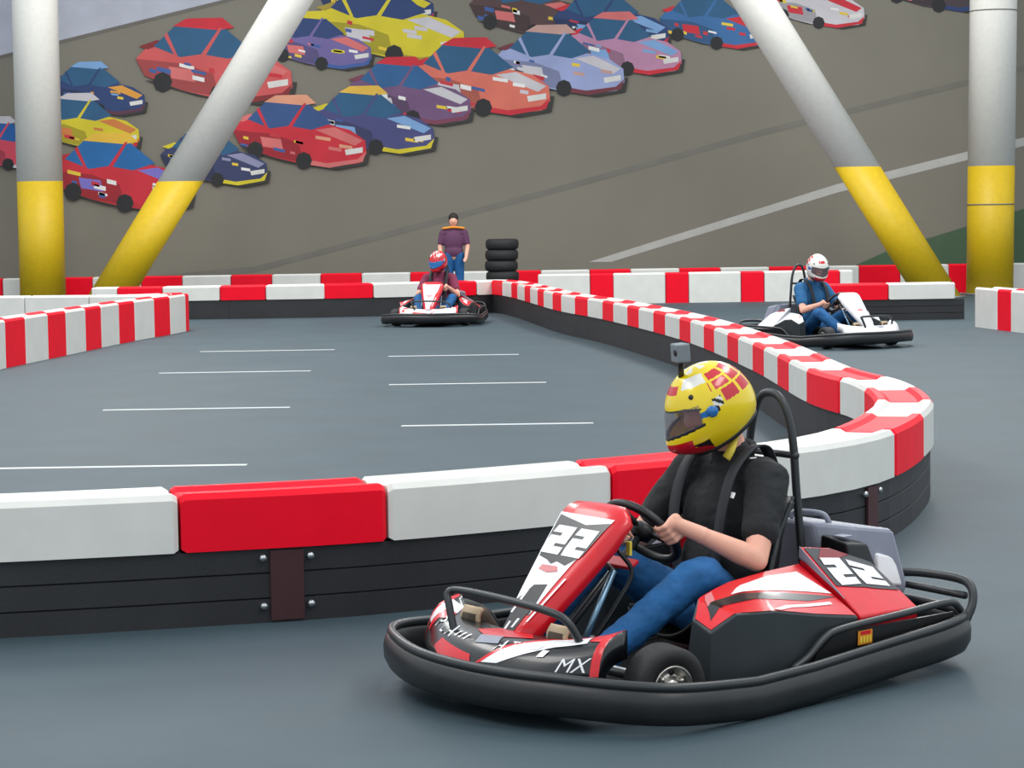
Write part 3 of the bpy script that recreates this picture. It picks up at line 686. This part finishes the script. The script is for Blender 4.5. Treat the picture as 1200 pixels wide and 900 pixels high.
HC = V3((-.208, 0, .955)); HR = Matrix.Rotation(math.radians(-20), 3, 'Z') @ Matrix.Rotation(math.radians(24), 3, 'Y')
hp = lambda x, y, z: HC+HR @ V3((x, y, z))
body_parts = [('e', (-.25, 0, .2), (.14, .165, .11)), ('e', (-.28, 0, .35), (.11, .15, .15)), ('e', (-.31, 0, .55), (.115, .165, .17)),
              ('c', [((-.32, -.14, .685), .07), ((-.32, .14, .685), .07)]), ('c', [((-.335, 0, .74), .066), ((-.285, 0, .85), .06), ((-.24, 0, .92), .062)]),
              ('e', hp(.0, 0, .0), (.1, .076, .115), HR), ('e', hp(.095, 0, -.02), (.022, .014, .026), HR), ('e', hp(.06, 0, -.075), (.045, .04, .035), HR),
              ('e', hp(.085, 0, .03), (.02, .05, .012), HR), ('e', hp(.09, 0, -.06), (.014, .026, .009), HR)]
body_parts += sides(lambda s: [('e', hp(-.0, s*.076, -.01), (.02, .01, .03), HR)])
body_parts += sides(lambda s: [('c', [(m3(SH, s), .058), (tuple((V3(m3(SH, s))*.45+V3(m3(EL, s))*.55)), .05), (m3(EL, s), .042), (tuple(V3(m3(EL, s))*.7+V3(wrist(s))*.3), .043), (wrist(s), .029)])])
body_parts += sides(lambda s: [('c', [(m3(HP, s), .07), (m3(KN, s), .045), (m3(AN, s), .036), ((.60, s*.185, .12), .04)])])
body_parts += hand(1)+hand(-1)
blob('body', body_parts, M_SKIN, person, .0048, 4)
# shirt
mix = lambda a, b, f: tuple(V3(a)*(1-f)+V3(b)*f)
shirt_parts = [('e', (-.26, 0, .24), (.145, .17, .1)), ('e', (-.275, 0, .36), (.135, .172, .16)), ('e', (-.305, 0, .54), (.138, .188, .18)),
               ('c', [((-.32, -.15, .69), .082), ((-.32, .15, .69), .082)]), ('c', [((-.335, 0, .73), .083), ((-.318, 0, .775), .072)])]
def sleeve(s):
    a, b = m3(SH, s), m3(EL, s)
    return [('c', [(a, .079), (mix(a, b, .4), .073), (mix(a, b, .62), .069)])]
shirt_parts += sides(sleeve)
shirt = blob('polo_shirt', shirt_parts, M_SHIRT, person, .0065, 5, .016, .07)
meta(shirt, 'black short-sleeved polo shirt')
tube('collar', [(-.33+.074*math.cos(t), .078*math.sin(t), .768-.035*math.cos(t)) for t in np.linspace(.35, 2*math.pi-.35, 16)], .014, M_SHIRT, shirt)
box('chest_logo', (-.178, .135, .645), (.004, .036, .022), M_WHITE, shirt, .001, Matrix.Rotation(math.radians(-28), 3, 'Y') @ Matrix.Rotation(math.radians(25), 3, 'Z'))
box('shoulder_tag', (-.285, .145, .768), (.03, .008, .004), M_WHITE, shirt, .001)
# jeans
jean_parts = [('e', (-.24, 0, .2), (.155, .178, .11))]
def leg(s):
    h, k, a = m3(HP, s), m3(KN, s), m3(AN, s)
    return [('c', [(h, .098), (mix(h, k, .5), .085), (mix(h, k, .92), .07), (mix(k, a, .08), .069), (mix(k, a, .35), .065), (mix(k, a, .75), .058), (mix(k, a, .93), .06)])]
jeans = blob('jeans', jean_parts+sides(leg), M_JEAN, person, .0065, 4, .012, .05)
for s in (1, -1):
    y = s*.225
    sh = blob('shoe', [('c', [((.545, s*.2, .115), .045), ((.62, y, .155), .046), ((.69, y, .262), .04)]), ('c', [((.53, s*.19, .15), .047), ((.55, s*.19, .13), .047)])], M_SHOE, person, .006, 4)
    pts = [(.545, y, .072), (.60, y, .085), (.655, y, .145), (.722, y, .225), (.735, y, .275), (.715, y, .305), (.69, y, .312)]
    sweep('sole', catmull(pts[:6], 4), [(-.046, -.004), (.046, -.004), (.046, .01), (-.046, .01)], M_SOLE, sh)
    sweep('outsole', catmull([(x+(.004 if i > 1 else 0), yy, z-.006) for i, (x, yy, z) in enumerate(pts[:6])], 4), [(-.036, -.004), (.035, -.004), (.035, .004), (-.035, .004)], M_SHOE, sh)
# helmet
def helmet(parent):
    NL, NP = 192, 118
    def hpnt(lam, phi, k=1.0):
        cl, sl, cp, sp = math.cos(lam), math.sin(lam), math.cos(phi), math.sin(phi)
        x, y, z = .168*cp*cl, .132*cp*sl, (.158 if sp > 0 else .165)*sp
        ch = max(0, cl)**1.6*math.exp(-((math.degrees(phi)+34)/26)**2); x += .062*ch; y *= 1+.06*ch
        bk = max(0, -cl)**2*math.exp(-((math.degrees(phi)+30)/30)**2); x -= .012*bk
        return hp(x*k, y*k, z*k)
    V, Fc, Mi = [], [], []
    low = lambda lam: float(np.interp(abs(lam), [0, 55, 95, 140, 180], [-58, -58, -50, -38, -35]))     # the rim rises towards the nape
    def wrap(d): return d-360 if d > 180 else d
    def lat(i, lam): return 89.5-i*(89.5-low(lam))/NP
    for i in range(NP+1):
        for j in range(NL): V.append(hpnt(2*math.pi*j/NL, math.radians(lat(i, wrap(j*360/NL)))))
    mats = [M_HY, M_HR, M_HW, M_HK, M_HB]
    for i in range(NP):
        for j in range(NL):
            lam = (j+.5)*360/NL; lam = lam-360 if lam > 180 else lam; al = abs(lam); ph = (lat(i, lam)+lat(i+1, lam))/2; lo = low(lam)
            bot = -13+al*.12; top = 17-max(0, al-36)*.25
            if al < 58 and bot < ph < top: continue
            m = 0
            if ph < lo+5: m = 3
            elif al < 61 and (bot-4 < ph <= bot or top <= ph < top+3): m = 3
            elif al < 44 and ph < -22: m = 1
            elif 44 <= al < 62 and ph < -30 and ph > -34-(al-44)*.6: m = 3
            elif 44 <= al < 60 and ph < -36: m = 1
            elif 58 < al < 84 and 0 < ph < 8: m = 4 if al < 72 else 3
            elif 78 < al < 92 and 6 < ph < 19: m = 2 if int((al+ph)/6) % 2 else 3
            elif al >= 92 and 8 < ph < 25: m = 1 if (al % 30) > 5 else 0
            elif al >= 82 and 28 < ph < 41: m = 1 if ((al+12) % 32) > 6 else 0
            elif al >= 82 and 44 < ph < 57: m = 1 if (al % 40) > 8 else 0
            elif al < 84 and 44 < ph < 62 and al > 34: m = 2
            elif ph > 70: m = 2 if int(al/30) % 2 else 0
            elif al < 24 and 40 < ph < 52: m = 1
            Fc.append((i*NL+j, i*NL+(j+1) % NL, (i+1)*NL+(j+1) % NL, (i+1)*NL+j)); Mi.append(m)
    Fc.append(tuple(range(NL))); Mi.append(0)
    h = mesh('helmet', V, Fc, mats, parent, True, Mi); solid(h, .012, -1)
    V, Fc = [], []
    for i in range(13):
        for j in range(41): V.append(hpnt(math.radians(-60+120*j/40), math.radians(18.5-(31.5-abs(j-20)*.3)*i/12), 1.012))
    for i in range(12):
        for j in range(40): Fc.append((i*41+j, i*41+j+1, (i+1)*41+j+1, (i+1)*41+j))
    vz = mesh('visor', V, Fc, M_VISOR, h, True); solid(vz, .003, 0)
    tube('neck_roll', [hpnt(2*math.pi*k/40, math.radians(low(wrap(k*9))+1), .98) for k in range(40)], .011, M_HK, h, True, sub=1)
    for s in (-1, 1): lathe('visor_pivot', [(0, .008), (.018, .007), (.022, 0)], hpnt(math.radians(s*74), math.radians(4), 1.0), HR @ V3((.25, s, 0)), M_HB, h, 16)
    for lam in (52, -52): lathe('air_vent', [(0, .004), (.008, .004), (.01, 0)], hpnt(math.radians(lam), math.radians(32), 1.0), (hpnt(math.radians(lam), math.radians(32))-HC), M_HK, h, 10)
    st = [(-.265, .075, .85), (-.235, .085, .80), (-.225, .07, .765)]
    sweep('chin_strap', catmull(st, 5), [(-.016, -.002), (.016, -.002), (.016, .002), (-.016, .002)], M_YTAG, h)
    cp = V3((-.062, 0, 1.153)); R = HR @ Matrix.Rotation(math.radians(-20), 3, 'Y')
    cb = box('action_camera', cp, (.05, .066, .066), M_CAMG, h, .005, R)
    lathe('camera_lens', [(0, .028), (.012, .028), (.014, .018)], cp+R @ V3((0, .012, .003)), R @ V3((1, 0, 0)), M_HK, h, 14)
    tube('camera_mount', [cp-R @ V3((0, 0, .02)), cp-R @ V3((.0, 0, .04)), hp(.06, 0, .14)], .011, M_HK, h, sub=1)
    return h
hel = helmet(person)

# ================================================================== KARTS AND PEOPLE FARTHER BACK
SKIP = {'lettering', 'digit', 'sticker', 'mark', 'white_slash'}
def copy_tree(o, parent=None, remap=None, skip=SKIP):
    c = o.copy(); COL.objects.link(c); c.parent = parent
    if remap and o.data and any(m and m.name in remap for m in o.data.materials):
        c.data = o.data.copy()
        for i, m in enumerate(c.data.materials):
            if m.name in remap: c.data.materials[i] = remap[m.name]
    for ch in o.children:
        if ch.name.split('.')[0] not in skip: copy_tree(ch, c, remap, skip)
    return c
M_SHB = mat('blue_shirt', (26, 92, 140), .8); M_SHR = mat('maroon_shirt', (120, 40, 70), .8); M_SHP = mat('purple_shirt', (92, 52, 84), .8)
def place(x, y, heading):
    return Matrix.Translation((x, y, .004)) @ Matrix.Rotation(heading, 4, 'Z')
def far_kart(px, heading, klabel, plabel, kmap, pmap):
    g = onz(*px); Mx = place(g[0], g[1], heading)
    k = copy_tree(kart, None, kmap); k.matrix_world = Mx; meta(k, klabel, 'go-kart')
    p = copy_tree(person, None, pmap, {'chest_logo', 'shoulder_tag', 'action_camera', 'camera_lens', 'camera_mount', 'chin_strap'}); p.matrix_world = Mx; meta(p, plabel, 'person')
    return k, p
far_kart((512, 380), math.radians(-98), 'red and white go-kart coming towards the camera on the far left track', 'driver in red helmet with blue visor in the distant red kart',
         {'black_gloss': M_WHITE}, {'black_polo': M_SHR, 'helmet_yellow': M_HR, 'visor_tint': M_HB})
far_kart((972, 405), math.radians(-55), 'go-kart with white nose heading right on the right-hand track', 'driver in blue shirt in the kart on the right-hand track',
         {'black_gloss': M_WHITE, 'red_gloss': M_WHITE}, {'black_polo': M_SHB, 'helmet_yellow': M_HW})
# standing person behind the far barrier
def stander(px, y, label, shirt_m, trouser_m):
    d = ony(px, 300, y); r = empty('person', (d[0], y, 0)); meta(r, label, 'person')
    r.rotation_euler.z = 0
    parts = [('e', (0, 0, 1.55), (.078, .095, .115)), ('c', [((0, .01, 1.4), .055), ((0, 0, 1.5), .05)]), ('e', (0, 0, 1.2), (.17, .11, .24)), ('e', (0, 0, .98), (.155, .11, .16)),
             ('c', [((-.14, 0, 1.34), .06), ((.14, 0, 1.34), .06)]), ('e', (0, -.095, 1.54), (.014, .02, .025))]
    parts += sides(lambda s: [('c', [((s*.19, 0, 1.33), .055), ((s*.25, -.02, 1.08), .042), ((s*.22, -.14, .88), .03), ((s*.2, -.2, .84), .035), ((s*.19, -.25, .82), .016)]),
                              ('c', [((s*.09, 0, .92), .085), ((s*.1, 0, .5), .06), ((s*.1, .01, .1), .042), ((s*.1, -.13, .05), .04)])])
    blob('body', parts, M_SKIN, r, .012, 3)
    sp = [('e', (0, 0, 1.2), (.188, .128, .25)), ('e', (0, 0, 1.0), (.172, .127, .15)), ('c', [((-.15, 0, 1.34), .075), ((.15, 0, 1.34), .075)])]
    sp += sides(lambda s: [('c', [((s*.19, 0, 1.33), .072), ((s*.23, -.01, 1.16), .064)])])
    sh = blob('shirt', sp, shirt_m, r, .012, 3)
    tube('collar_band', [(-.2, -.06, 1.415), (0, -.09, 1.435), (.2, -.06, 1.415)], .022, M_ORANGE, sh)
    blob('trousers', sides(lambda s: [('c', [((s*.085, 0, .93), .105), ((s*.1, 0, .5), .078), ((s*.1, .01, .12), .06)])]), trouser_m, r, .012, 3)
    blob('hair', [('e', (0, .02, 1.6), (.092, .105, .1)), ('e', (0, .05, 1.54), (.088, .075, .1))], M_HAIR, r, .012, 2)
stander(532, 43.2, 'person in maroon shirt standing behind the far barrier', M_SHP, M_JEAN)
# tyre stack behind the far barrier
d = ony(588, 300, 44.5)
for k in range(6):
    t = lathe('tyre', [(.17, -.09), (.26, -.1), (.3, -.07), (.31, 0), (.3, .07), (.26, .1), (.17, .09), (.16, 0), (.17, -.09)], (0, 0, 0), (0, 0, 1), M_TYRE, None, 28)
    t.location = (d[0]+.01*(k % 3-1), 44.5, .1+.2*k)
    meta(t, ('lowest black tyre', 'second black tyre from the floor', 'third black tyre from the floor', 'fourth black tyre from the floor', 'fifth black tyre from the floor', 'topmost black tyre')[k]+' in the stack behind the far barrier', 'tyre', 'tyres stacked behind the far barrier')
